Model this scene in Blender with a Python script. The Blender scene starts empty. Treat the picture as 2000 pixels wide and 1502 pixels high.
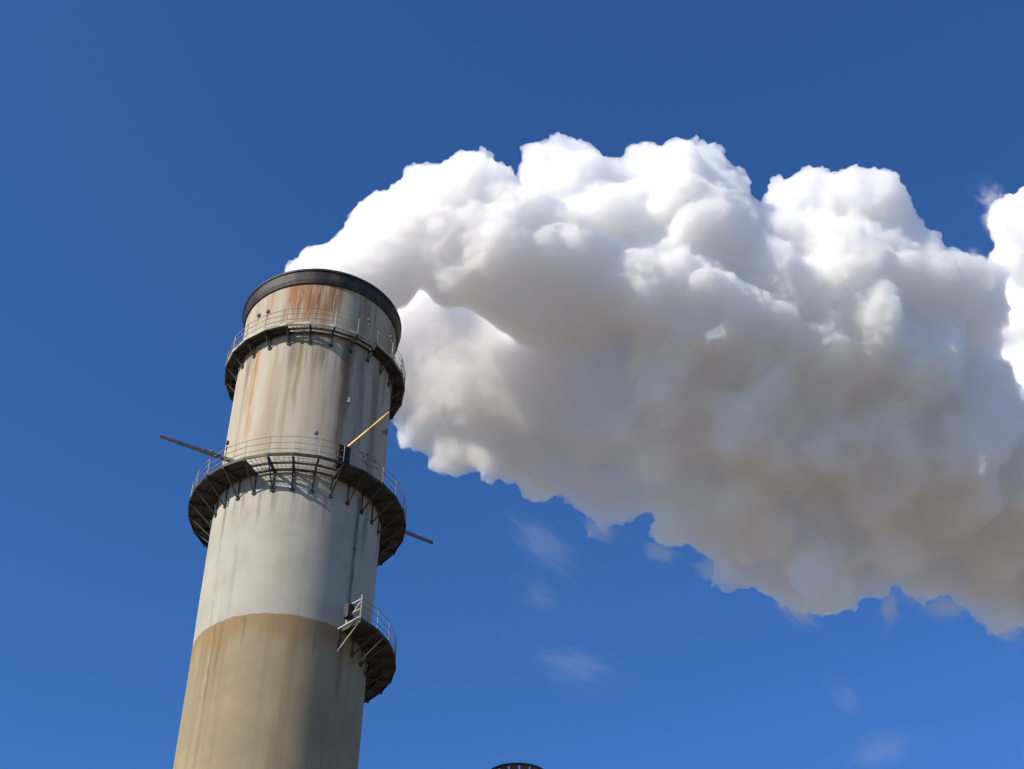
import bpy, bmesh, math, random
import numpy as np
from mathutils import Vector, Matrix, noise

SC = bpy.context.scene
COL = SC.collection
R = math.radians

# ------------------------------------------------------------------ camera
PITCH, FPX = 41.5, 2700.0
cam_data = bpy.data.cameras.new('camera')
cam = bpy.data.objects.new('camera', cam_data)
COL.objects.link(cam)
cam.location = (0, 0, 1.7)
cam.rotation_euler = (R(90 + PITCH), 0, 0)
cam_data.sensor_width = 36
cam_data.lens = FPX / 2000 * 36
cam_data.clip_end = 20000
SC.camera = cam

# ------------------------------------------------------------------ light
SUN_EL, SUN_COMPASS = 32.0, 235.0          # compass: clockwise from +Y (the view direction)
world = bpy.data.worlds.new('World')
SC.world = world
world.use_nodes = True
wn, wl = world.node_tree.nodes, world.node_tree.links
wn.clear()
sky = wn.new('ShaderNodeTexSky')
sky.sky_type = 'NISHITA'
sky.sun_disc = False
sky.sun_elevation = R(SUN_EL)
sky.sun_rotation = R(SUN_COMPASS)
sky.altitude = 300
sky.air_density = 1.0
sky.dust_density = 0.15
sky.ozone_density = 5.0
bg = wn.new('ShaderNodeBackground')
bg.inputs['Strength'].default_value = 0.086
wo = wn.new('ShaderNodeOutputWorld')
tint = wn.new('ShaderNodeMix')
tint.data_type = 'RGBA'
tint.blend_type = 'MULTIPLY'
tint.inputs[0].default_value = 1.0
tint.inputs[7].default_value = (0.56, 0.97, 1.42, 1)          # a clear, deep blue high-altitude day
wl.new(sky.outputs[0], tint.inputs[6])
wl.new(tint.outputs[2], bg.inputs['Color'])
wl.new(bg.outputs[0], wo.inputs['Surface'])

sun_data = bpy.data.lights.new('sun', 'SUN')
sun_data.energy = 5.0
sun_data.angle = R(0.5)
sun_data.color = (1.0, 0.91, 0.77)
sun = bpy.data.objects.new('sun', sun_data)
COL.objects.link(sun)
sun.location = (-60, -60, 120)
sd = Vector((math.sin(R(SUN_COMPASS)) * math.cos(R(SUN_EL)), math.cos(R(SUN_COMPASS)) * math.cos(R(SUN_EL)), math.sin(R(SUN_EL))))
sun.rotation_euler = sd.to_track_quat('Z', 'Y').to_euler()

SC.view_settings.view_transform = 'Standard'
SC.view_settings.look = 'None'
SC.view_settings.exposure = 0.36
SC.view_settings.gamma = 1.0
cy = SC.cycles
cy.max_bounces = 256
cy.volume_bounces = 72
cy.diffuse_bounces = 4
cy.glossy_bounces = 2
cy.transparent_max_bounces = 512
cy.use_denoising = True
cy.use_adaptive_sampling = True
cy.adaptive_threshold = 0.05
cy.sample_clamp_indirect = 10

# ------------------------------------------------------------------ picture geometry (used to read positions off the photograph)
TH = R(PITCH)
CAM = Vector((0, 0, 1.7))
FW = Vector((0, math.cos(TH), math.sin(TH)))
UP = Vector((0, -math.sin(TH), math.cos(TH)))
RT = Vector((1, 0, 0))


def at(px, py, depth):
    """World point at a depth along the view axis (2000 x 1502 photo coordinates)."""
    return CAM + (FW + RT * ((px - 1000) / FPX) + UP * ((751 - py) / FPX)) * depth


# ------------------------------------------------------------------ helpers
def tag(o, label=None, cat=None, group=None, kind=None):
    for k, v in (('label', label), ('category', cat), ('group', group), ('kind', kind)):
        if v:
            o[k] = v
    return o


def link(name, me, mat=None, parent=None, loc=None):
    o = bpy.data.objects.new(name, me)
    COL.objects.link(o)
    if mat is not None:
        me.materials.append(mat)
    if parent is not None:
        o.parent = parent
    if loc is not None:
        o.location = loc
    return o


def build(name, bm, mat=None, parent=None, smooth=False, loc=None):
    bmesh.ops.recalc_face_normals(bm, faces=bm.faces)
    me = bpy.data.meshes.new(name)
    bm.to_mesh(me)
    bm.free()
    if smooth:
        me.polygons.foreach_set('use_smooth', [True] * len(me.polygons))
    return link(name, me, mat, parent, loc)


def empty(name, loc):
    o = bpy.data.objects.new(name, None)
    COL.objects.link(o)
    o.location = loc
    o.empty_display_size = 0.5
    return o


def box_between(bm, a, b, w, h, up=Vector((0, 0, 1))):
    """A straight bar of section w x h from a to b."""
    a, b = Vector(a), Vector(b)
    d = (b - a).normalized()
    s = d.cross(up)
    if s.length < 1e-4:
        s = d.cross(Vector((1, 0, 0)))
    s.normalize()
    t = s.cross(d).normalized()
    vs = []
    for p in (a, b):
        for i, j in ((-1, -1), (1, -1), (1, 1), (-1, 1)):
            vs.append(bm.verts.new(p + s * (i * w / 2) + t * (j * h / 2)))
    for f in ((3, 2, 1, 0), (4, 5, 6, 7), (0, 1, 5, 4), (1, 2, 6, 5), (2, 3, 7, 6), (3, 0, 4, 7)):
        bm.faces.new([vs[k] for k in f])


def tube(bm, pts, r, n=6, closed=False):
    pts = [Vector(p) for p in pts]
    m = len(pts)
    rings = []
    for i, p in enumerate(pts):
        a = pts[i - 1] if (i > 0 or closed) else p
        b = pts[(i + 1) % m] if (i < m - 1 or closed) else p
        d = (b - a).normalized()
        s = d.cross(Vector((0, 0, 1)))
        if s.length < 1e-3:
            s = Vector((1, 0, 0))
        s.normalize()
        t = s.cross(d).normalized()
        rings.append([bm.verts.new(p + (s * math.cos(2 * math.pi * k / n) + t * math.sin(2 * math.pi * k / n)) * r) for k in range(n)])
    for i in range(m if closed else m - 1):
        A, B = rings[i], rings[(i + 1) % m]
        for k in range(n):
            bm.faces.new((A[k], A[(k + 1) % n], B[(k + 1) % n], B[k]))
    if not closed:
        bm.faces.new(rings[0][::-1])
        bm.faces.new(rings[-1])


def lathe(bm, prof, n=128, closed=False, a0=0.0, a1=2 * math.pi):
    """Revolve a list of (radius, z)."""
    full = abs(a1 - a0 - 2 * math.pi) < 1e-6
    cols = []
    for i in range(n if full else n + 1):
        a = a0 + (a1 - a0) * i / n
        cols.append([bm.verts.new((r * math.cos(a), r * math.sin(a), z)) for r, z in prof])
    k = len(prof)
    for i in range(n):
        A, B = cols[i], cols[(i + 1) % len(cols)]
        for j in range(k if closed else k - 1):
            bm.faces.new((A[j], B[j], B[(j + 1) % k], A[(j + 1) % k]))
    if not full and closed:
        bm.faces.new(cols[0])
        bm.faces.new(cols[-1][::-1])


def pol(r, deg, z):
    return Vector((r * math.cos(R(deg)), r * math.sin(R(deg)), z))


# ------------------------------------------------------------------ node material helpers
class G:
    """A small wrapper that turns arithmetic into shader nodes."""

    def __init__(self, name):
        self.m = bpy.data.materials.new(name)
        self.m.use_nodes = True
        self.t = self.m.node_tree
        self.t.nodes.clear()
        self.out = self.t.nodes.new('ShaderNodeOutputMaterial')

    def n(self, typ, **kw):
        nd = self.t.nodes.new(typ)
        for k, v in kw.items():
            setattr(nd, k, v)
        return nd

    def put(self, sock, v):
        if hasattr(v, 'is_output'):
            self.t.links.new(v, sock)
        elif v is not None:
            sock.default_value = v

    def math(self, op, a, b=None, c=None, clamp=False):
        nd = self.n('ShaderNodeMath', operation=op, use_clamp=clamp)
        for i, v in enumerate((a, b, c)):
            if v is not None:
                self.put(nd.inputs[i], v)
        return nd.outputs[0]

    def mul(self, a, b): return self.math('MULTIPLY', a, b)
    def add(self, a, b): return self.math('ADD', a, b)

    def step(self, v, lo, hi, smooth=True):
        nd = self.n('ShaderNodeMapRange', interpolation_type='SMOOTHSTEP' if smooth else 'LINEAR')
        self.put(nd.inputs['Value'], v)
        nd.inputs['From Min'].default_value = lo
        nd.inputs['From Max'].default_value = hi
        return nd.outputs[0]

    def window(self, v, a, b, soft):
        return self.mul(self.step(v, a - soft, a + soft), self.step(v, b + soft, b - soft))

    def step_r(self, v, lo, hi):
        return self.step(v, lo, hi)

    def noise(self, vec, scale, detail=4, rough=0.55, dist=0.0):
        nd = self.n('ShaderNodeTexNoise')
        self.put(nd.inputs['Vector'], vec)
        nd.inputs['Scale'].default_value = scale
        nd.inputs['Detail'].default_value = detail
        nd.inputs['Roughness'].default_value = rough
        nd.inputs['Distortion'].default_value = dist
        return nd.outputs['Fac']

    def mapping(self, vec, scale=(1, 1, 1), loc=(0, 0, 0)):
        nd = self.n('ShaderNodeMapping')
        self.put(nd.inputs['Vector'], vec)
        nd.inputs['Scale'].default_value = scale
        nd.inputs['Location'].default_value = loc
        return nd.outputs[0]

    def mix(self, fac, a, b):
        nd = self.n('ShaderNodeMix', data_type='RGBA')
        self.put(nd.inputs[0], fac)
        for i, v in ((6, a), (7, b)):
            if isinstance(v, tuple):
                v = (*v, 1.0) if len(v) == 3 else v
            self.put(nd.inputs[i], v)
        return nd.outputs[2]

    def coord(self):
        return self.n('ShaderNodeTexCoord').outputs['Object']

    def xyz(self, vec):
        nd = self.n('ShaderNodeSeparateXYZ')
        self.put(nd.inputs[0], vec)
        return nd.outputs

    def surf(self, color, rough=0.8, metal=0.0, bump=None, bump_d=0.02, spec=0.3):
        p = self.n('ShaderNodeBsdfPrincipled')
        if isinstance(color, tuple):
            color = (*color, 1.0)
        self.put(p.inputs['Base Color'], color)
        self.put(p.inputs['Roughness'], rough)
        self.put(p.inputs['Metallic'], metal)
        p.inputs['Specular IOR Level'].default_value = spec
        if bump is not None:
            b = self.n('ShaderNodeBump')
            b.inputs['Distance'].default_value = bump_d
            b.inputs['Strength'].default_value = 1.0
            self.put(b.inputs['Height'], bump)
            self.t.links.new(b.outputs[0], p.inputs['Normal'])
        self.t.links.new(p.outputs[0], self.out.inputs['Surface'])
        return self.m


def simple(name, c1, c2, scale=3.0, rough=0.7, metal=0.0, zscale=0.3, lo=0.4, hi=0.65):
    g = G(name)
    v = g.mapping(g.coord(), (1, 1, zscale))
    f = g.step(g.noise(v, scale, 5, 0.6), lo, hi)
    return g.surf(g.mix(f, c1, c2), rough, metal)


M = {}
M['steel'] = simple('dark_weathered_steel', (0.040, 0.040, 0.038), (0.062, 0.052, 0.043), 1.3, 0.8)
M['rim'] = simple('black_rim_steel', (0.013, 0.013, 0.013), (0.052, 0.040, 0.032), 1.6, 0.6)
M['rail'] = simple('galvanised_rail', (0.38, 0.36, 0.32), (0.20, 0.16, 0.12), 1.2, 0.7)
M['yellow'] = simple('yellow_painted_steel', (0.62, 0.42, 0.13), (0.40, 0.22, 0.09), 1.5, 0.6)
M['boom'] = simple('brown_boom_steel', (0.17, 0.13, 0.105), (0.10, 0.09, 0.085), 1.5, 0.7)
M['soot'] = simple('sooty_liner', (0.03, 0.027, 0.024), (0.05, 0.043, 0.038), 0.8, 0.9)
M['fixture'] = simple('grey_fixture', (0.10, 0.10, 0.10), (0.20, 0.19, 0.17), 4.0, 0.6)
M['rust'] = simple('rusty_red_steel', (0.15, 0.065, 0.032), (0.085, 0.05, 0.034), 2.0, 0.8)

# ------------------------------------------------------------------ ground
g = G('dry_ground')
co = g.coord()
f1 = g.noise(co, 0.03, 6, 0.6)
f2 = g.noise(co, 1.4, 6, 0.65)
M['ground'] = g.surf(g.mix(g.step(f2, 0.3, 0.7), g.mix(g.step(f1, 0.35, 0.65), (0.235, 0.192, 0.13), (0.28, 0.23, 0.16)), (0.195, 0.158, 0.11)), 0.95, bump=f2, bump_d=0.05)
bm = bmesh.new()
S, NN = 4000.0, 40
ring = [[bm.verts.new((-S + 2 * S * i / NN, -S + 2 * S * j / NN, 0.0)) for j in range(NN + 1)] for i in range(NN + 1)]
for i in range(NN):
    for j in range(NN):
        bm.faces.new((ring[i][j], ring[i + 1][j], ring[i + 1][j + 1], ring[i][j + 1]))
tag(build('ground', bm, M['ground']), kind='structure')

# ------------------------------------------------------------------ the big chimney
CX, CY = -10.61, 55.77
FACE = -79.2                                     # azimuth of the side that faces the camera
Z_PAINT, Z_MID, Z_UP, Z_BAND, Z_TOP = 34.2, 42.0, 51.0, 54.5, 55.44
chimney = empty('chimney', (CX, CY, 0))
tag(chimney, 'tall round concrete chimney, white above and tan below, with rusty streaks and two ring walkways', 'chimney')


def shaft_material():
    g = G('painted_chimney_concrete')
    co = g.coord()
    x, y, z = g.xyz(co)
    az = g.math('MULTIPLY', g.math('ARCTAN2', y, x), 180 / math.pi)          # degrees
    streak = g.noise(g.mapping(co, (1, 1, 0.05)), 1.5, 6, 0.6)               # long vertical streaks
    streak2 = g.noise(g.mapping(co, (1, 1, 0.05), (7, 3, 1)), 0.9, 5, 0.6)
    fine = g.noise(g.mapping(co, (1, 1, 0.12), (2, 9, 4)), 5.0, 5, 0.7)
    fine2 = g.noise(g.mapping(co, (1, 1, 0.07), (5, 1, 8)), 3.2, 5, 0.65)
    blot = g.noise(co, 0.55, 5, 0.6)
    grain = g.noise(co, 9.0, 4, 0.7)
    azw = g.add(az, g.mul(g.add(blot, -0.5), 9.0))
    zw = g.add(z, g.mul(g.add(streak, -0.5), 3.0))

    # grey white paint, cream and brown staining between the two walkways
    white = g.mix(g.step(blot, 0.35, 0.7), (0.55, 0.525, 0.435), (0.47, 0.45, 0.37))
    cream = g.mix(g.step(streak, 0.38, 0.66), (0.60, 0.535, 0.415), (0.50, 0.425, 0.31))
    cream = g.mix(g.mul(g.step(streak2, 0.48, 0.75), 0.6), cream, (0.42, 0.33, 0.225))
    upper = g.step(zw, 42.0, 43.2)
    col = g.mix(g.mul(upper, g.step(g.add(fine, g.mul(streak, 0.6)), 0.42, 1.0)), white, cream)
    col = g.mix(g.mul(upper, 0.45), col, cream)
    # faint dirt runs on the white part
    col = g.mix(g.mul(g.step(streak, 0.55, 0.72), 0.35), col, (0.25, 0.235, 0.205))
    # dark vertical streaks just under each walkway
    for zt in (Z_MID - 0.35, Z_UP - 0.2):
        run = g.mul(g.window(z, zt - 2.2, zt, 1.0), g.step(g.add(streak, g.mul(fine, 0.3)), 0.62, 0.82))
        col = g.mix(g.mul(run, 0.55), col, (0.12, 0.105, 0.09))
    # single strong rust runs
    for a, w, z0, z1, c, s in ((-126.5, 2.6, 44.6, 51.0, (0.46, 0.20, 0.055), 0.9), (-132, 1.8, 46.0, 51.0, (0.42, 0.27, 0.09), 0.6),
                               (-92, 1.6, 45.5, 51.0, (0.33, 0.23, 0.11), 0.65), (-112, 4.5, 43, 49.5, (0.44, 0.32, 0.20), 0.45),
                               (-58, 4.0, 43.6, 51.0, (0.20, 0.115, 0.07), 0.8), (-44, 3.0, 44, 50.8, (0.15, 0.09, 0.06), 0.6),
                               (-30, 4.0, 43, 50, (0.17, 0.12, 0.09), 0.5)):
        msk = g.mul(g.window(azw, a - w, a + w, w * 0.7), g.window(zw, z0, z1, 1.3))
        msk = g.mul(msk, g.step(g.add(streak, g.mul(fine, 0.4)), 0.45, 0.78))
        col = g.mix(g.mul(msk, s), col, c)
    # the rusty collar under the rim
    top = g.step(z, 51.1, 51.5)
    drip = g.step(g.add(z, g.mul(g.add(streak, -0.5), 6.0)), 50.6, 53.4)
    rustc = g.mix(g.step(fine, 0.35, 0.65), (0.34, 0.135, 0.055), (0.43, 0.235, 0.12))
    for a0, a1, s in ((-109, -66, 1.0), (-128, -117, 0.5), (-50, -42, 0.75), (-22, -10, 0.6), (10, 40, 0.8), (70, 130, 0.9)):
        msk = g.mul(g.mul(g.mul(top, g.step(fine2, 0.34, 0.56)), g.window(azw, a0, a1, 2.5)), g.math('MULTIPLY', drip, g.step(g.add(streak, g.mul(fine, 0.5)), 0.45, 0.72)))
        col = g.mix(g.mul(msk, s), col, rustc)
    for a in (-98, -91, -84, -74, -53, -38, -17):
        msk = g.mul(g.window(azw, a - 0.5, a + 0.5, 0.7), g.window(zw, 52.6, 54.6, 0.5))
        col = g.mix(g.mul(msk, 0.7), col, (0.13, 0.06, 0.03))
    # tan bare concrete below the paint
    tan = g.mix(g.step(blot, 0.3, 0.7), (0.43, 0.35, 0.215), (0.355, 0.29, 0.18))
    tan = g.mix(g.mul(g.step(streak, 0.45, 0.7), 0.5), tan, (0.265, 0.215, 0.135))
    tan = g.mix(g.mul(g.step(g.noise(co, 1.6, 6, 0.7), 0.55, 0.75), 0.35), tan, (0.36, 0.30, 0.20))
    pan = g.mul(g.window(g.math('FRACT', g.mul(az, 1 / 7.5)), 0.0, 0.02, 0.02), g.step(g.noise(co, 0.9, 4, 0.6), 0.5, 0.65))
    tan = g.mix(g.mul(pan, 0.25), tan, (0.2, 0.16, 0.1))
    edge = g.window(zw, Z_PAINT - 1.2, Z_PAINT + 0.5, 0.7)
    tan = g.mix(g.mul(edge, 0.6), tan, (0.34, 0.20, 0.085))
    for a, w, z0, z1 in ((-122, 1.2, 32, 34.4), (-128, 0.8, 31, 34.4), (-60, 0.8, 32.6, 33.6), (-105, 0.6, 32.5, 34.2), (-40, 2.5, 31, 33.9)):
        msk = g.mul(g.window(azw, a - w, a + w, w), g.window(zw, z0, z1, 0.5))
        tan = g.mix(g.mul(msk, 0.45), tan, (0.17, 0.12, 0.06))
    zz = g.math('FRACT', g.mul(z, 1 / 2.3))
    joint = g.mul(g.mul(g.window(zz, 0.0, 0.012, 0.012), g.step(blot, 0.42, 0.65)), g.step(z, 34.0, 33.0))
    tan = g.mix(g.mul(joint, 0.25), tan, (0.2, 0.16, 0.1))
    seam = g.window(az, -128.3, -128.0, 0.12)
    tan = g.mix(g.mul(seam, 0.6), tan, (0.11, 0.085, 0.06))
    paint_edge = g.step(g.add(z, g.mul(g.add(g.noise(co, 3.5, 6, 0.7), -0.5), 0.3)), Z_PAINT - 0.03, Z_PAINT + 0.03)
    col = g.mix(paint_edge, tan, col)
    col = g.mix(g.mul(g.step(grain, 0.6, 0.8), 0.18), col, (0.2, 0.18, 0.15))
    hv = g.n('ShaderNodeHueSaturation')
    hv.inputs['Value'].default_value = 0.665
    g.put(hv.inputs['Color'], col)
    col = hv.outputs[0]
    bumpv = g.add(g.mul(grain, 0.35), g.add(g.mul(blot, 0.8), g.mul(joint, -0.4)))
    return g.surf(col, 0.88, bump=bumpv, bump_d=0.014, spec=0.2)


M['shaft'] = shaft_material()
prof = [(4.7, 0), (4.35, 8), (4.02, 20), (3.91, 28), (3.96, 33), (4.03, 36), (4.10, 41), (4.10, 48), (4.12, 51), (4.17, 54.6)]
prof2 = []
for (r0, z0), (r1, z1) in zip(prof, prof[1:]):
    k = max(1, int((z1 - z0) / 1.0))
    prof2 += [(r0 + (r1 - r0) * i / k, z0 + (z1 - z0) * i / k) for i in range(k)]
prof2.append(prof[-1])
bm = bmesh.new()
lathe(bm, prof2 + [(4.17, 54.9), (3.75, 54.9), (3.75, 46)], 160)
shaft = build('shaft', bm, M['shaft'], chimney, smooth=True)
bm = bmesh.new()
lathe(bm, [(4.176, Z_BAND), (4.25, Z_BAND + 0.02), (4.33, Z_BAND + 0.25), (4.36, Z_TOP - 0.14), (4.42, Z_TOP - 0.12), (4.42, Z_TOP), (3.85, Z_TOP), (3.80, Z_TOP - 0.5), (4.176, Z_TOP - 0.5)], 160, closed=True)
rim = build('rim_band', bm, M['rim'], chimney, smooth=False)
bm = bmesh.new()
lathe(bm, [(3.70, 46), (3.70, Z_TOP - 0.3), (3.60, Z_TOP - 0.3), (3.60, 46)], 96, closed=True)
build('flue_liner', bm, M['soot'], chimney, smooth=True)


def shaft_r(z):
    for (r0, z0), (r1, z1) in zip(prof, prof[1:]):
        if z0 <= z <= z1:
            return r0 + (r1 - r0) * (z - z0) / (z1 - z0)
    return prof[-1][0]


def walkway(z, r_out, nseg, a0, a1, brace_drop, open_az, label, rails=3, rail_h=1.1, toe=0.16):
    """A ring (or part of a ring) walkway: faceted deck, bearers with knee braces, toe board, posts and rails."""
    rin = shaft_r(z) + 0.02
    full = abs(a1 - a0 - 360) < 1e-6
    step = (a1 - a0) / nseg
    A = [a0 + step * i for i in range(nseg if full else nseg + 1)]
    # deck plates
    bm = bmesh.new()
    for i in range(nseg):
        b0, b1 = a0 + step * i, a0 + step * (i + 1)
        mid = (b0 + b1) / 2
        mid = (mid - FACE + 180) % 360 - 180 + FACE
        if open_az and any(lo < mid < hi for lo, hi in open_az):
            continue
        q = [pol(rin, b0, z), pol(r_out, b0, z), pol(r_out, b1, z), pol(rin, b1, z)]
        vs = [bm.verts.new(p + Vector((0, 0, dz))) for dz in (0.0, 0.04) for p in q]
        for f in ((3, 2, 1, 0), (4, 5, 6, 7), (0, 1, 5, 4), (1, 2, 6, 5), (2, 3, 7, 6), (3, 0, 4, 7)):
            bm.faces.new([vs[k] for k in f])
    deck = build('platform', bm, M['steel'], chimney)
    if label:
        deck['label'] = label
    # open grating, only in some bays
    if open_az:
        bm = bmesh.new()
        for i in range(nseg):
            b0, b1 = a0 + step * i, a0 + step * (i + 1)
            mid = (b0 + b1) / 2
            mid = (mid - FACE + 180) % 360 - 180 + FACE
            if not any(lo < mid < hi for lo, hi in open_az):
                continue
            nb = 6
            for k in range(nb):
                r = rin + 0.05 + (r_out - rin - 0.1) * k / (nb - 1)
                box_between(bm, pol(r, b0, z + 0.02), pol(r, b1, z + 0.02), 0.014, 0.02)
            for k in range(1, 5):
                b = b0 + step * k / 5
                box_between(bm, pol(rin + 0.02, b, z + 0.03), pol(r_out - 0.02, b, z + 0.03), 0.012, 0.02)
        build('grating', bm, M['rail'], deck)
    # stringers and toe board
    bm = bmesh.new()
    for i in range(nseg):
        b0, b1 = a0 + step * i, a0 + step * (i + 1)
        box_between(bm, pol(r_out + 0.02, b0, z + 0.01), pol(r_out + 0.02, b1, z + 0.01), 0.05, toe)
    build('toe_board', bm, M['rail'] if z > 45 else M['rim'], deck)
    bm = bmesh.new()
    for i in range(nseg):
        b0, b1 = a0 + step * i, a0 + step * (i + 1)
        for q, w in ((0.12, 0.09), (0.55, 0.07)):
            r = rin + (r_out - rin) * q
            box_between(bm, pol(r, b0, z - 0.06), pol(r, b1, z - 0.06), w, 0.09)
    build('stringer', bm, M['steel'], deck)
    for a in A:
        bm = bmesh.new()
        box_between(bm, pol(rin, a, z - 0.09), pol(r_out + 0.03, a, z - 0.09), 0.09, 0.16)
        box_between(bm, pol(r_out - 0.15, a, z - 0.16), pol(rin + 0.02, a, z - brace_drop), 0.055, 0.055)
        box_between(bm, pol(rin + 0.025, a, z - 0.1), pol(rin + 0.025, a, z - brace_drop - 0.12), 0.05, 0.05)
        box_between(bm, pol(rin + 0.01, a - 1.4, z - brace_drop), pol(rin + 0.01, a + 1.4, z - brace_drop), 0.06, 0.14)
        build('bracket', bm, M['steel'], deck)
    for a in A:
        bm = bmesh.new()
        tube(bm, [pol(r_out, a, z + 0.03), pol(r_out, a, z + rail_h)], 0.02, 6)
        build('railing_post', bm, M['rail'], deck)
    bm = bmesh.new()
    for k in range(rails):
        zz = z + rail_h * (k + 1) / rails
        tube(bm, [pol(r_out, a, zz) for a in A], 0.017, 6, closed=full)
    build('handrail', bm, M['rail'], deck)
    return deck


mid_deck = walkway(Z_MID, 5.32, 28, FACE - 6.4, FACE - 6.4 + 360, 1.15, [(FACE - 33, FACE + 20)], 'wider lower ring walkway with knee braces')
up_deck = walkway(Z_UP, 4.80, 24, FACE - 7.5, FACE - 7.5 + 360, 0.75, [(FACE - 26, FACE + 42)], 'narrow upper ring walkway below the rim')
low_deck = walkway(34.2, 5.26, 12, -41, 106, 0.9, None, 'short curved side walkway at the edge of the white paint')


# booms that stick out from the wider walkway
def boom(name, a, b, mat, w=0.10, gap=0.16):
    a, b = Vector(a), Vector(b)
    d = (b - a).normalized()
    bm = bmesh.new()
    box_between(bm, a, b, w, w * 1.5)
    box_between(bm, a + Vector((0, 0, gap)), b - d * 0.8 + Vector((0, 0, gap * 0.45)), w * 0.5, w * 0.5)
    n = 7
    for i in range(n):
        p = a + (b - a) * (i / n)
        box_between(bm, p, p + d * 0.03 + Vector((0, 0, gap * (1 - 0.5 * i / n))), 0.05, 0.05, Vector((1, 0, 0)))
    o = build(name, bm, mat, mid_deck)
    return o


boom('service_boom', pol(4.3, -131.5, 43.15), pol(7.98, -139.4, 43.2), M['boom'], 0.085)['label'] = 'brown boom pointing left over the sky'
boom('service_boom', pol(5.0, -58.2, 43.15), pol(8.5, -54.65, 43.2), M['yellow'], 0.06, 0.09)['label'] = 'yellow boom in front of the shaft'
boom('service_boom', pol(4.4, 24, 43.15), pol(7.4, 28.8, 43.2), M['boom'])['label'] = 'brown boom pointing right under the smoke'
boom('service_boom', pol(4.4, 118, 43.15), pol(7.6, 121, 43.2), M['boom'])


def fixture(parent, a, r, z, s=0.16, name='lamp_fixture'):
    bm = bmesh.new()
    tube(bm, [pol(r, a, z - 0.35), pol(r, a, z)], 0.025, 6)
    lat = [(s * 0.35, 0), (s * 0.6, 0.02), (s * 0.6, s * 0.5), (s * 0.72, s * 0.55), (s * 0.6, s * 1.1), (s * 0.3, s * 1.5), (0.005, s * 1.6)]
    n0 = len(bm.verts)
    lathe(bm, lat, 12)
    bm.verts.ensure_lookup_table()
    c = pol(r, a, z)
    for v in bm.verts[n0:]:
        v.co += c
    return build(name, bm, M['fixture'], parent)


for a in (-122.5, -115.5, -50, -30):
    fixture(up_deck, a, 4.85, Z_UP + 1.15, 0.15)
for a in (-136, -124, -75.5):
    fixture(mid_deck, a, 5.36, Z_MID + 1.3, 0.15)

# control cabinet with vent slots at the yellow boom
bm = bmesh.new()
cab = []
c0, c1 = FACE + 16.0, FACE + 23.0
P = [pol(4.75, c0, 0), pol(5.3, c0, 0), pol(5.3, c1, 0), pol(4.75, c1, 0)]
vs = [bm.verts.new(p + Vector((0, 0, zz))) for zz in (Z_MID + 0.06, Z_MID + 1.15) for p in P]
for f in ((3, 2, 1, 0), (4, 5, 6, 7), (0, 1, 5, 4), (1, 2, 6, 5), (2, 3, 7, 6), (3, 0, 4, 7)):
    bm.faces.new([vs[k] for k in f])
bmesh.ops.bevel(bm, geom=bm.edges[:], offset=0.02, segments=1, affect='EDGES')
for k in range(4):
    box_between(bm, pol(5.315, c0 + 1.2, Z_MID + 0.3 + k * 0.2), pol(5.315, c1 - 1.2, Z_MID + 0.3 + k * 0.2), 0.03, 0.06)
build('control_cabinet', bm, M['rim'], mid_deck)
# a coil of hose and tackle on the railing right of the cabinet
for a, rr in ((FACE + 29, 0.28), (FACE + 33, 0.34), (FACE + 38, 0.22)):
    bm = bmesh.new()
    c = pol(5.46, a, Z_MID + 0.72)
    rad = pol(1, a, 0)
    tan_ = Vector((-rad.y, rad.x, 0))
    tube(bm, [c + tan_ * math.cos(t) * rr + Vector((0, 0, math.sin(t) * rr)) + rad * 0.05 * math.sin(3 * t) for t in [2 * math.pi * k / 20 for k in range(20)]], 0.028, 6, closed=True)
    build('hose_coil', bm, M['boom'], mid_deck)

# caged ladder / conduits on the shaft
def vertical_run(name, a, z0, z1, mat, r=0.05, off=0.1, clamp=3.0):
    bm = bmesh.new()
    n = max(2, int((z1 - z0) / 1.5))
    tube(bm, [pol(shaft_r(z0 + (z1 - z0) * k / n) + off, a, z0 + (z1 - z0) * k / n) for k in range(n + 1)], r, 6)
    z = z0 + 0.4
    while z < z1:
        rr = shaft_r(z)
        box_between(bm, pol(rr - 0.02, a, z), pol(rr + off + r, a, z), 0.16, 0.06)
        z += clamp
    return build(name, bm, mat, chimney)


vertical_run('conduit', -37, 35.2, 41.6, M['fixture'], 0.04, 0.07)
# small wall brackets seen on the shaft
for a, z in ((-55, 46.9), (-14, 46.9)):
    bm = bmesh.new()
    rr = shaft_r(z)
    box_between(bm, pol(rr - 0.03, a, z), pol(rr + 0.22, a, z), 0.07, 0.07)
    box_between(bm, pol(rr + 0.2, a, z - 0.2), pol(rr + 0.2, a, z + 0.14), 0.12, 0.12)
    build('wall_bracket', bm, M['fixture'], chimney)

# white end frame with tie rods at the near end of the short side walkway
bm = bmesh.new()
EA = -41.5
e0, e1 = pol(5.26, EA, 34.25), pol(4.35, EA, 34.25)
for q in (0.5, 1.0):
    box_between(bm, e0 + Vector((0, 0, q)), e1 + Vector((0, 0, q)), 0.05, 0.05)
box_between(bm, e0, e0 + Vector((0, 0, 1.2)), 0.06, 0.06)
box_between(bm, e1, e1 + Vector((0, 0, 1.1)), 0.06, 0.06)
box_between(bm, e0 + Vector((0, 0, 0.9)), e1 + Vector((0, 0, 0.1)), 0.05, 0.05)
box_between(bm, e0 + Vector((0, 0, 0.1)), pol(4.2, EA - 4, 34.0), 0.06, 0.06)
build('end_frame', bm, M['rail'], low_deck)
bm = bmesh.new()
c = pol(4.55, EA - 1, 34.5)
box_between(bm, c, c + Vector((0, 0, 0.7)), 0.35, 0.3, pol(1, EA, 0))
build('junction_box', bm, M['rim'], low_deck)
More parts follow.
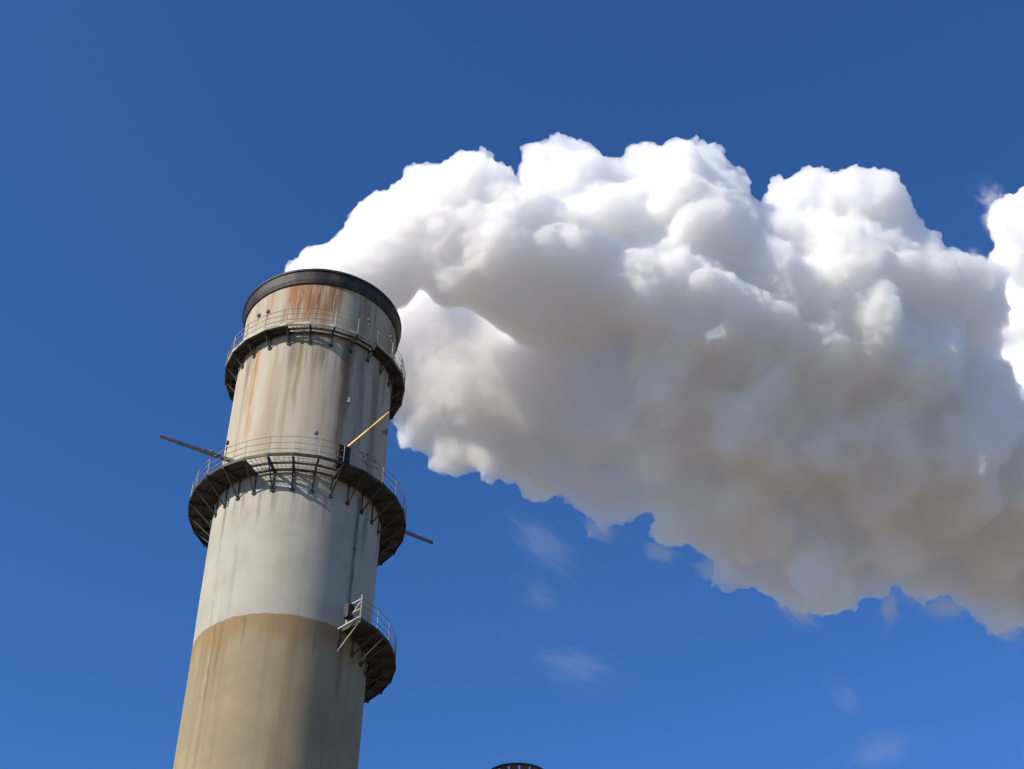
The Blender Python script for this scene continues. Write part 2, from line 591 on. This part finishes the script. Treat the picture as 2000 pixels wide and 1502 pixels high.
for a in (-41, -22):
    bm = bmesh.new()
    tube(bm, [pol(5.2, a, 34.15), pol(4.03, a - 2, 33.0)], 0.025, 6)
    build('tie_rod', bm, M['rail'], low_deck)

# ------------------------------------------------------------------ the small stack whose cap just enters the bottom of the frame
VX, VY, VZ = 0.24, 60.55, 30.78
stack = empty('vent_stack', (VX, VY, 0))
tag(stack, 'small rusty stack with a dark top ring just entering the bottom edge', 'vent stack')
bm = bmesh.new()
lathe(bm, [(1.25, 0), (1.2, VZ - 0.9), (1.24, VZ - 0.86), (1.24, VZ - 0.72), (1.1, VZ - 0.72), (1.1, 20)], 48)
build('pipe', bm, M['rust'], stack, smooth=False)
bm = bmesh.new()
lathe(bm, [(1.38, VZ - 0.1), (1.47, VZ - 0.1), (1.47, VZ), (1.38, VZ)], 64, closed=True)
build('guard_ring', bm, M['rim'], stack, smooth=False)
for k in range(18):
    a = k * 20 + 4
    bm = bmesh.new()
    box_between(bm, pol(1.24, a, VZ - 0.75), pol(1.42, a, VZ - 0.08), 0.40, 0.04, pol(1, a, 0))
    build('ring_strut', bm, M['rust'], stack)

# ------------------------------------------------------------------ the smoke
D0 = 79.0


def depth_at(px, off):
    return D0 + (px - 630) * 0.004 + off


LOBES = [
    # the jet that bends over from the mouth
    (574, 582, 56, 0.5), (616, 532, 70, 0.5), (590, 610, 80, 0.5), (632, 650, 118, 0), (648, 600, 112, 0), (668, 560, 108, 0), (740, 522, 100, 0), (775, 470, 108, 0.5), (718, 505, 86, 1),
    (845, 425, 105, 0), (895, 398, 116, 0), (960, 405, 112, 0), (1010, 430, 105, -0.5), (870, 480, 95, -0.5),
    (820, 510, 60, 0), (890, 545, 75, -0.5), (985, 560, 95, -0.5), (1060, 585, 95, 0), (1120, 620, 85, 0), (1160, 650, 62, 0), (960, 490, 110, -1),
    (1070, 500, 130, 0),
    # second, third and fourth billows
    (1080, 360, 82, 3), (1140, 365, 98, 3), (1200, 390, 75, 3), (1160, 450, 110, 2), (1230, 470, 70, 1.5),
    (1275, 350, 80, 4), (1345, 350, 98, 4), (1400, 400, 90, 4), (1350, 450, 130, 3), (1440, 440, 78, 3), (1440, 510, 95, 2),
    (1540, 388, 80, 6), (1625, 408, 110, 6), (1700, 422, 102, 6), (1765, 480, 95, 6), (1630, 520, 130, 4), (1745, 560, 130, 4), (1820, 545, 85, 5), (1870, 560, 78, 5),
    (1900, 640, 90, 4),
    # far sunlit puff on the frame edge
    (2030, 450, 105, 16), (2005, 540, 85, 15), (1990, 640, 95, 14), (2070, 380, 90, 17), (2090, 560, 150, 15), (2060, 720, 130, 13),
    # body
    (1200, 560, 130, 1), (1330, 590, 160, 1), (1470, 640, 165, 1), (1610, 670, 170, 1), (1750, 720, 170, 1), (1860, 800, 150, 1), (2010, 910, 150, 1),
    (1290, 720, 130, 1), (1400, 790, 165, 0.5), (1540, 830, 175, 0), (1680, 880, 185, 0), (1830, 930, 185, 0), (1980, 970, 190, 0),
    (1230, 800, 100, 1), (1260, 890, 90, 2), (1330, 960, 95, 1), (1330, 1010, 70, 1), (1430, 960, 130, 0), (1400, 1075, 38, 1), (1440, 1060, 45, 1),
    (1520, 1040, 95, 0), (1550, 1090, 80, 0), (1610, 1110, 102, -0.5), (1670, 1080, 92, 0), (1740, 1020, 110, 0), (1800, 1090, 88, 1), (1860, 1090, 80, 1),
    (1920, 1120, 95, 0), (1965, 1170, 80, 0), (2050, 1120, 130, 0), (2130, 1000, 190, 2), (2140, 800, 190, 7), (2200, 900, 220, 4), (2150, 620, 160, 13), (2010, 730, 90, 12), (1610, 1000, 110, 2.5), (1570, 1020, 95, 0.5), (1530, 980, 90, 1.0), (2060, 800, 90, 10),
    # the part that is dragged down behind the shaft
    (770, 640, 95, 7.5), (830, 650, 85, 7), (780, 735, 92, 7.5), (850, 740, 110, 7), (900, 700, 95, 6.5), (945, 780, 110, 6), (1000, 740, 90, 6),
    (850, 800, 78, 7), (820, 830, 42, 7), (900, 860, 68, 6.5), (985, 865, 85, 5.5), (1060, 800, 110, 5), (1060, 890, 92, 5), (1150, 830, 110, 4),
    (1150, 910, 88, 4), (1190, 960, 55, 3.5), (1110, 720, 90, 5), (1180, 740, 100, 3), (730, 700, 80, 8.5), (840, 565, 58, 6), (790, 580, 60, 7), (860, 610, 70, 6), (930, 640, 75, 6), (1520, 470, 80, 4), (1460, 440, 70, 5), (1245, 950, 56, 1), (990, 690, 85, 5), (1060, 700, 80, 4),
    (1390, 1100, 28, 0), (1425, 1110, 20, 0), (1160, 1005, 26, 3), (945, 915, 22, 5), (1100, 965, 24, 4), (1290, 1060, 28, 0), (1735, 1125, 24, 0), (1805, 1170, 26, 1), (1950, 1235, 34, 0),
    (1540, 1150, 26, 0), (1500, 1120, 26, 0), (1215, 985, 24, 2), (860, 880, 22, 6), (1640, 1195, 26, 0), (1875, 1165, 26, 1),
    # lobes that stand out of the near face
    (1255, 760, 60, -4.5), (1240, 700, 45, -4), (1310, 870, 66, -4.5), (1300, 800, 50, -5), (1430, 650, 85, -4.5), (1350, 540, 78, -3.5), (1560, 900, 95, -3), (1665, 925, 60, -7),
    (1745, 1050, 72, -6), (1490, 545, 66, -2), (1880, 890, 105, -6), (1960, 1070, 88, -5), (1480, 1000, 92, -4),
    (1610, 1095, 92, -4), (1295, 1020, 56, -2), (960, 895, 50, 4), (1140, 880, 60, 1), (1710, 600, 80, -2), (1900, 640, 66, 0), (1420, 820, 80, -6), (1930, 830, 80, -5),
    (1180, 560, 62, -3.5), (1000, 480, 60, -4), (1240, 600, 70, -4), (900, 450, 55, -4), (1490, 760, 70, -6),
]
rng = random.Random(11)


def rand_dir():
    z = rng.uniform(-1, 1)
    a = rng.uniform(0, 2 * math.pi)
    s = math.sqrt(1 - z * z)
    return Vector((s * math.cos(a), s * math.sin(a), z))


pts, rad = [], []


def put(c, r):
    pts.append(c)
    rad.append(r)


for px, py, r, off in LOBES:
    if py > 780 and px < 1500 or py > 1000 and px < 1850:
        py += 20
    if px > 1040 and off < 10:                        # the upper billows overhang, the underside leans back
        off = off * 0.45 if off > 0 else off * 0.6
        off += 3.2 * min(max((py - 480) / 500, 0), 1.2)
    elif off < -2:
        off = -2
    if px > 700 and off < 10:                         # the sunlit crests lean away above the widest line
        off += 2.5 * min(max((520 - py) / 150, 0), 1.1)
    D = depth_at(px, off)
    c = at(px, py, D)
    rm = r * D / FPX * 0.93
    inmouth = px < 690 and py > 540
    smooth = off >= 4.5 and px < 1200 and py < 800                 # the dragged-down part is smooth on top
    put(c, rm)
    if inmouth:
        continue
    for _ in range(4 if smooth else 9 if r >= 125 else 24):
        d = rand_dir()
        r1 = min(rm * (0.12 + 0.34 * rng.random() ** 1.4), 1.5)
        c1 = c + d * (rm * 1.02 - r1 * (rng.uniform(0.5, 0.9) if r < 125 else 1.0))
        put(c1, r1)
        for _ in range(rng.choice((0, 2, 4) if r < 125 else (0,))):
            d2 = (rand_dir() + d * 0.8).normalized()
            r2 = max(r1 * (0.2 + 0.3 * rng.random()), 0.15)
            put(c1 + d2 * (r1 - r2 * rng.uniform(0.3, 0.7)), r2)


def spheres_to_mesh(name, pts, rad, voxel):
    me = bpy.data.meshes.new(name + '_points')
    me.from_pydata([tuple(p) for p in pts], [], [])
    at_ = me.attributes.new('rad', 'FLOAT', 'POINT')
    at_.data.foreach_set('value', rad)
    o = bpy.data.objects.new(name + '_points', me)
    COL.objects.link(o)
    ng = bpy.data.node_groups.new('blob', 'GeometryNodeTree')
    ng.interface.new_socket('Geometry', in_out='INPUT', socket_type='NodeSocketGeometry')
    ng.interface.new_socket('Geometry', in_out='OUTPUT', socket_type='NodeSocketGeometry')
    N, L = ng.nodes, ng.links
    gi, go = N.new('NodeGroupInput'), N.new('NodeGroupOutput')
    at1 = N.new('GeometryNodeInputNamedAttribute')
    at1.data_type = 'FLOAT'
    at1.inputs['Name'].default_value = 'rad'
    mp = N.new('GeometryNodeMeshToPoints')
    pv = N.new('GeometryNodePointsToVolume')
    pv.resolution_mode = 'VOXEL_SIZE'
    pv.inputs['Voxel Size'].default_value = voxel
    pv.inputs['Density'].default_value = 1.0
    vm = N.new('GeometryNodeVolumeToMesh')
    vm.resolution_mode = 'GRID'
    vm.inputs['Threshold'].default_value = 0.5
    L.new(gi.outputs[0], mp.inputs['Mesh'])
    L.new(at1.outputs[0], mp.inputs['Radius'])
    L.new(mp.outputs[0], pv.inputs['Points'])
    L.new(at1.outputs[0], pv.inputs['Radius'])
    L.new(pv.outputs[0], vm.inputs['Volume'])
    L.new(vm.outputs[0], go.inputs[0])
    md = o.modifiers.new('blob', 'NODES')
    md.node_group = ng
    dg = bpy.context.evaluated_depsgraph_get()
    ev = o.evaluated_get(dg)
    out = bpy.data.meshes.new_from_object(ev, depsgraph=dg)
    out.name = name
    bpy.data.objects.remove(o)
    return out


_rs = np.random.RandomState(7)
_perm = np.concatenate([_rs.permutation(256)] * 3)
_grad = _rs.normal(size=(256, 3))
_grad /= np.linalg.norm(_grad, axis=1)[:, None]


def perlin(p):
    """Gradient noise of an (n, 3) array, about -0.7 .. 0.7."""
    i = np.floor(p).astype(np.int64)
    f = p - i
    i &= 255
    u = f * f * f * (f * (f * 6 - 15) + 10)
    out = 0
    for dx in (0, 1):
        for dy in (0, 1):
            for dz in (0, 1):
                h = _perm[_perm[_perm[i[:, 0] + dx] + i[:, 1] + dy] + i[:, 2] + dz]
                d = np.einsum('ij,ij->i', _grad[h], f - np.array((dx, dy, dz)))
                w = (u[:, 0] if dx else 1 - u[:, 0]) * (u[:, 1] if dy else 1 - u[:, 1]) * (u[:, 2] if dz else 1 - u[:, 2])
                out = out + d * w
    return out


def evaluated(me, setup):
    o = bpy.data.objects.new('tmp', me)
    COL.objects.link(o)
    setup(o)
    dg = bpy.context.evaluated_depsgraph_get()
    out = bpy.data.meshes.new_from_object(o.evaluated_get(dg), depsgraph=dg)
    bpy.data.objects.remove(o)
    return out


def remesh(me, voxel):
    def f(o):
        md = o.modifiers.new('r', 'REMESH')
        md.mode = 'VOXEL'
        md.voxel_size = voxel
    return evaluated(me, f)


def coords(me):
    a = np.empty(len(me.vertices) * 3)
    me.vertices.foreach_get('co', a)
    return a.reshape(-1, 3)


def normals(me):
    a = np.empty(len(me.vertices) * 3)
    me.vertex_normals.foreach_get('vector', a)
    return a.reshape(-1, 3)


def set_coords(me, c):
    me.vertices.foreach_set('co', np.ascontiguousarray(c).ravel())
    me.update()


def keep_of(c, calm):
    k = np.ones(len(c))
    for centre, radius, s_ in calm:
        k *= 1 - s_ * np.exp(-(np.linalg.norm(c - np.array(centre), axis=1) / radius) ** 4)
    return k


def warp(me, size, amp, calm=()):
    """Swirl the whole shape so that nothing stays spherical."""
    c = coords(me)
    w = np.stack([perlin(c / size + np.array(o)) for o in ((3.1, 7.7, 1.3), (41.2, 9.9, 5.5), (17.3, 33.1, 71.7))], 1)
    set_coords(me, c + w * amp * keep_of(c, calm)[:, None])


def billow(me, layers, calm=None):
    """Cauliflower relief: round bumps with sharp creases between them, each layer riding on the one before."""
    for k, (size, amp) in enumerate(layers):
        c = coords(me)
        q = c / size + k * 13.7
        q = q + 0.35 * np.stack([perlin(q * 1.3 + 5.1), perlin(q * 1.3 + 55.3), perlin(q * 1.3 + 91.9)], 1)
        h = np.abs(perlin(q)) * 2.0 - 0.45
        if calm is not None:                          # a quieter, smoother patch
            h = h * keep_of(c, calm)
        set_coords(me, c + normals(me) * (h * amp)[:, None])


def relax(me, rounds, weight):
    """Melt the lumps together where weight (one value per vertex) is high."""
    c = coords(me)
    e = np.empty(len(me.edges) * 2, dtype=np.int64)
    me.edges.foreach_get('vertices', e)
    e = e.reshape(-1, 2)
    n = len(c)
    a, b = np.concatenate([e[:, 0], e[:, 1]]), np.concatenate([e[:, 1], e[:, 0]])
    deg = np.maximum(np.bincount(a, minlength=n), 1)
    for _ in range(rounds):
        m = np.stack([np.bincount(a, weights=c[b, k], minlength=n) / deg for k in range(3)], 1)
        c = c + (m - c) * weight[:, None]
    set_coords(me, c)


def outer_shells(me, least=4000):
    """Drop the small closed pieces and the voids shut inside."""
    n = len(me.vertices)
    e = np.empty(len(me.edges) * 2, dtype=np.int64)
    me.edges.foreach_get('vertices', e)
    e = e.reshape(-1, 2)
    lab = np.arange(n)
    while True:
        m = np.minimum(lab[e[:, 0]], lab[e[:, 1]])
        new = lab.copy()
        np.minimum.at(new, e[:, 0], m)
        np.minimum.at(new, e[:, 1], m)
        new = new[new]
        new = new[new]
        if np.array_equal(new, lab):
            break
        lab = new
    ids, inv, cnt = np.unique(lab, return_inverse=True, return_counts=True)
    keep = cnt[inv] >= max(least, cnt.max() // 3)
    bm = bmesh.new()
    bm.from_mesh(me)
    bm.verts.ensure_lookup_table()
    bad = [bm.verts[int(k)] for k in np.nonzero(~keep)[0]]
    bmesh.ops.delete(bm, geom=bad, context='VERTS')
    bm.to_mesh(me)
    bm.free()


def smoke_material(name, density, albedo, surf):
    g = G(name)
    v = g.n('ShaderNodeVolumePrincipled')
    v.inputs['Color'].default_value = (*albedo, 1)
    v.inputs['Density'].default_value = density
    v.inputs['Anisotropy'].default_value = 0.5
    g.t.links.new(v.outputs[0], g.out.inputs['Volume'])
    if surf > 0:
        mx = g.n('ShaderNodeMixShader')
        mx.inputs[0].default_value = surf
        tr = g.n('ShaderNodeBsdfTransparent')
        di = g.n('ShaderNodeBsdfDiffuse')
        di.inputs['Color'].default_value = (*albedo, 1)
        g.t.links.new(tr.outputs[0], mx.inputs[1])
        g.t.links.new(di.outputs[0], mx.inputs[2])
        g.t.links.new(mx.outputs[0], g.out.inputs['Surface'])
    try:
        g.m.cycles.homogeneous_volume = True
    except Exception:
        pass
    return g.m


me = spheres_to_mesh('smoke_plume', pts, rad, 0.2)
CALM = [(at(950, 715, D0 + 5), 7.0, 0.7)]
JET = [(at(740, 480, D0), 7.0, 0.75)]                 # the jet leaves the mouth still compact
relax(me, 8, np.full(len(me.vertices), 0.5))
relax(me, 70, 1 - keep_of(coords(me), [(at(930, 700, D0 + 5), 5.5, 0.9)]))
warp(me, 6.0, 1.5, JET)
billow(me, [(6.0, 1.5), (2.7, 0.5)], CALM + JET)
me = remesh(me, 0.11)
billow(me, [(1.1, 0.27), (0.55, 0.20), (0.29, 0.10)], CALM)
outer_shells(me)
me.materials.clear()
me.name = 'smoke_plume'
print('plume faces', len(me.polygons))
M['smoke'] = smoke_material('white_smoke', 2.6, (0.9962, 0.9945, 0.9922), 0.01)
me.polygons.foreach_set('use_smooth', [True] * len(me.polygons))
plume = link('smoke_plume', me, M['smoke'])
tag(plume, 'thick billowing white and grey smoke plume streaming right from the chimney mouth', 'smoke plume')

# thin torn wisps at the ragged edges of the plume (loose parts of it) and faint vapour far beyond
def thin_cloud(name, centre, axes, density, nscale, seed, parent=None):
    """An uneven hull filled with patchy vapour that thins out towards its edge; axes are three vectors."""
    bm = bmesh.new()
    bmesh.ops.create_icosphere(bm, subdivisions=4, radius=1.0)
    for v in bm.verts:
        k = 1.0 + 0.22 * noise.noise(v.co * 1.7 + Vector((seed, 0, 0)))
        v.co *= k
    me = bpy.data.meshes.new(name)
    bm.to_mesh(me)
    bm.free()
    g = G('thin_vapour')
    co = g.coord()
    ln = g.n('ShaderNodeVectorMath', operation='LENGTH')
    g.put(ln.inputs[0], co)
    mp = g.mapping(co, (0.8, 1.35, 1.0), (seed * 3.1, seed * 1.7, seed))
    f = g.noise(mp, nscale, 5, 0.6, 0.8)
    d = g.step(g.add(f, g.mul(ln.outputs['Value'], -0.42)), 0.18, 0.42)
    d = g.mul(d, g.step(ln.outputs['Value'], 0.95, 0.35))
    v = g.n('ShaderNodeVolumePrincipled')
    v.inputs['Color'].default_value = (0.998, 0.998, 0.998, 1)
    g.put(v.inputs['Density'], g.mul(d, density))
    g.t.links.new(v.outputs[0], g.out.inputs['Volume'])
    mx = g.n('ShaderNodeMixShader')
    mx.inputs[0].default_value = 0.0015
    tr, di = g.n('ShaderNodeBsdfTransparent'), g.n('ShaderNodeBsdfDiffuse')
    g.t.links.new(tr.outputs[0], mx.inputs[1])
    g.t.links.new(di.outputs[0], mx.inputs[2])
    g.t.links.new(mx.outputs[0], g.out.inputs['Surface'])
    o = link(name, me, g.m, parent)
    me.polygons.foreach_set('use_smooth', [True] * len(me.polygons))
    mat = Matrix.Identity(4)
    for i in range(3):
        for j in range(3):
            mat[j][i] = axes[i][j]
    mat.translation = centre
    o.matrix_world = mat
    return o


def thin_at(name, px, py, rx, ry, tilt, D, density, nscale, seed, parent=None):
    k = D / FPX
    t = R(tilt)
    a = (RT * math.cos(t) - UP * math.sin(t)) * (rx * k)
    b = (RT * math.sin(t) + UP * math.cos(t)) * (ry * k)
    c = FW * ((rx + ry) * 0.4 * k)
    return thin_cloud(name, at(px, py, D), (a, b, c), density, nscale, seed, parent)


for px, py, rx, ry, tilt, off, dens, sd_ in ((1738, 1185, 34, 75, 8, 1, 0.55, 1.0), (1850, 1185, 85, 45, 10, 1, 0.5, 2.0), (1968, 1215, 60, 75, -30, 0, 0.7, 3.0),
                                             (1955, 420, 50, 105, -32, 14, 0.6, 4.0), (1790, 1150, 60, 50, 0, 1, 0.5, 5.0), (800, 850, 40, 40, 0, 7, 0.6, 6.0),
                                             (1170, 1030, 60, 50, 20, 3, 0.5, 7.0), (1400, 1110, 75, 45, 10, 1, 0.5, 8.0), (1290, 1075, 60, 45, 30, 1, 0.5, 10.0),
                                             (1560, 1190, 80, 45, 30, 0, 0.7, 16.0), (1905, 520, 60, 50, 0, 8, 0.7, 17.0)):
    thin_at('smoke_wisp', px, py, rx, ry, tilt, depth_at(px, off), dens, 1.6, sd_, plume)

for lab, px, py, rx, ry, tilt, dens, sd_ in (
        ('faint streak of white cloud slanting in the sky below the middle of the smoke', 1060, 1065, 150, 62, 40, 0.0085, 11.0),
        ('tiny faint cloud puff just under the slanting cloud streak', 1055, 1165, 70, 48, 30, 0.010, 12.0),
        ('faint wide cloud patch in the sky right of the short side walkway', 1120, 1300, 135, 66, 18, 0.009, 13.0),
        ('very faint little cloud wisp between the smoke and the bottom right cloud', 1650, 1362, 62, 40, 40, 0.011, 14.0),
        ('faint white cloud patch near the bottom right corner of the sky', 1722, 1462, 105, 56, -24, 0.012, 15.0)):
    o = thin_at('vapour_cloud', px, py, rx, ry, tilt, 420.0, dens * 0.85, 2.3, sd_)
    tag(o, lab, 'cloud', 'faint cloud patches in the lower sky')
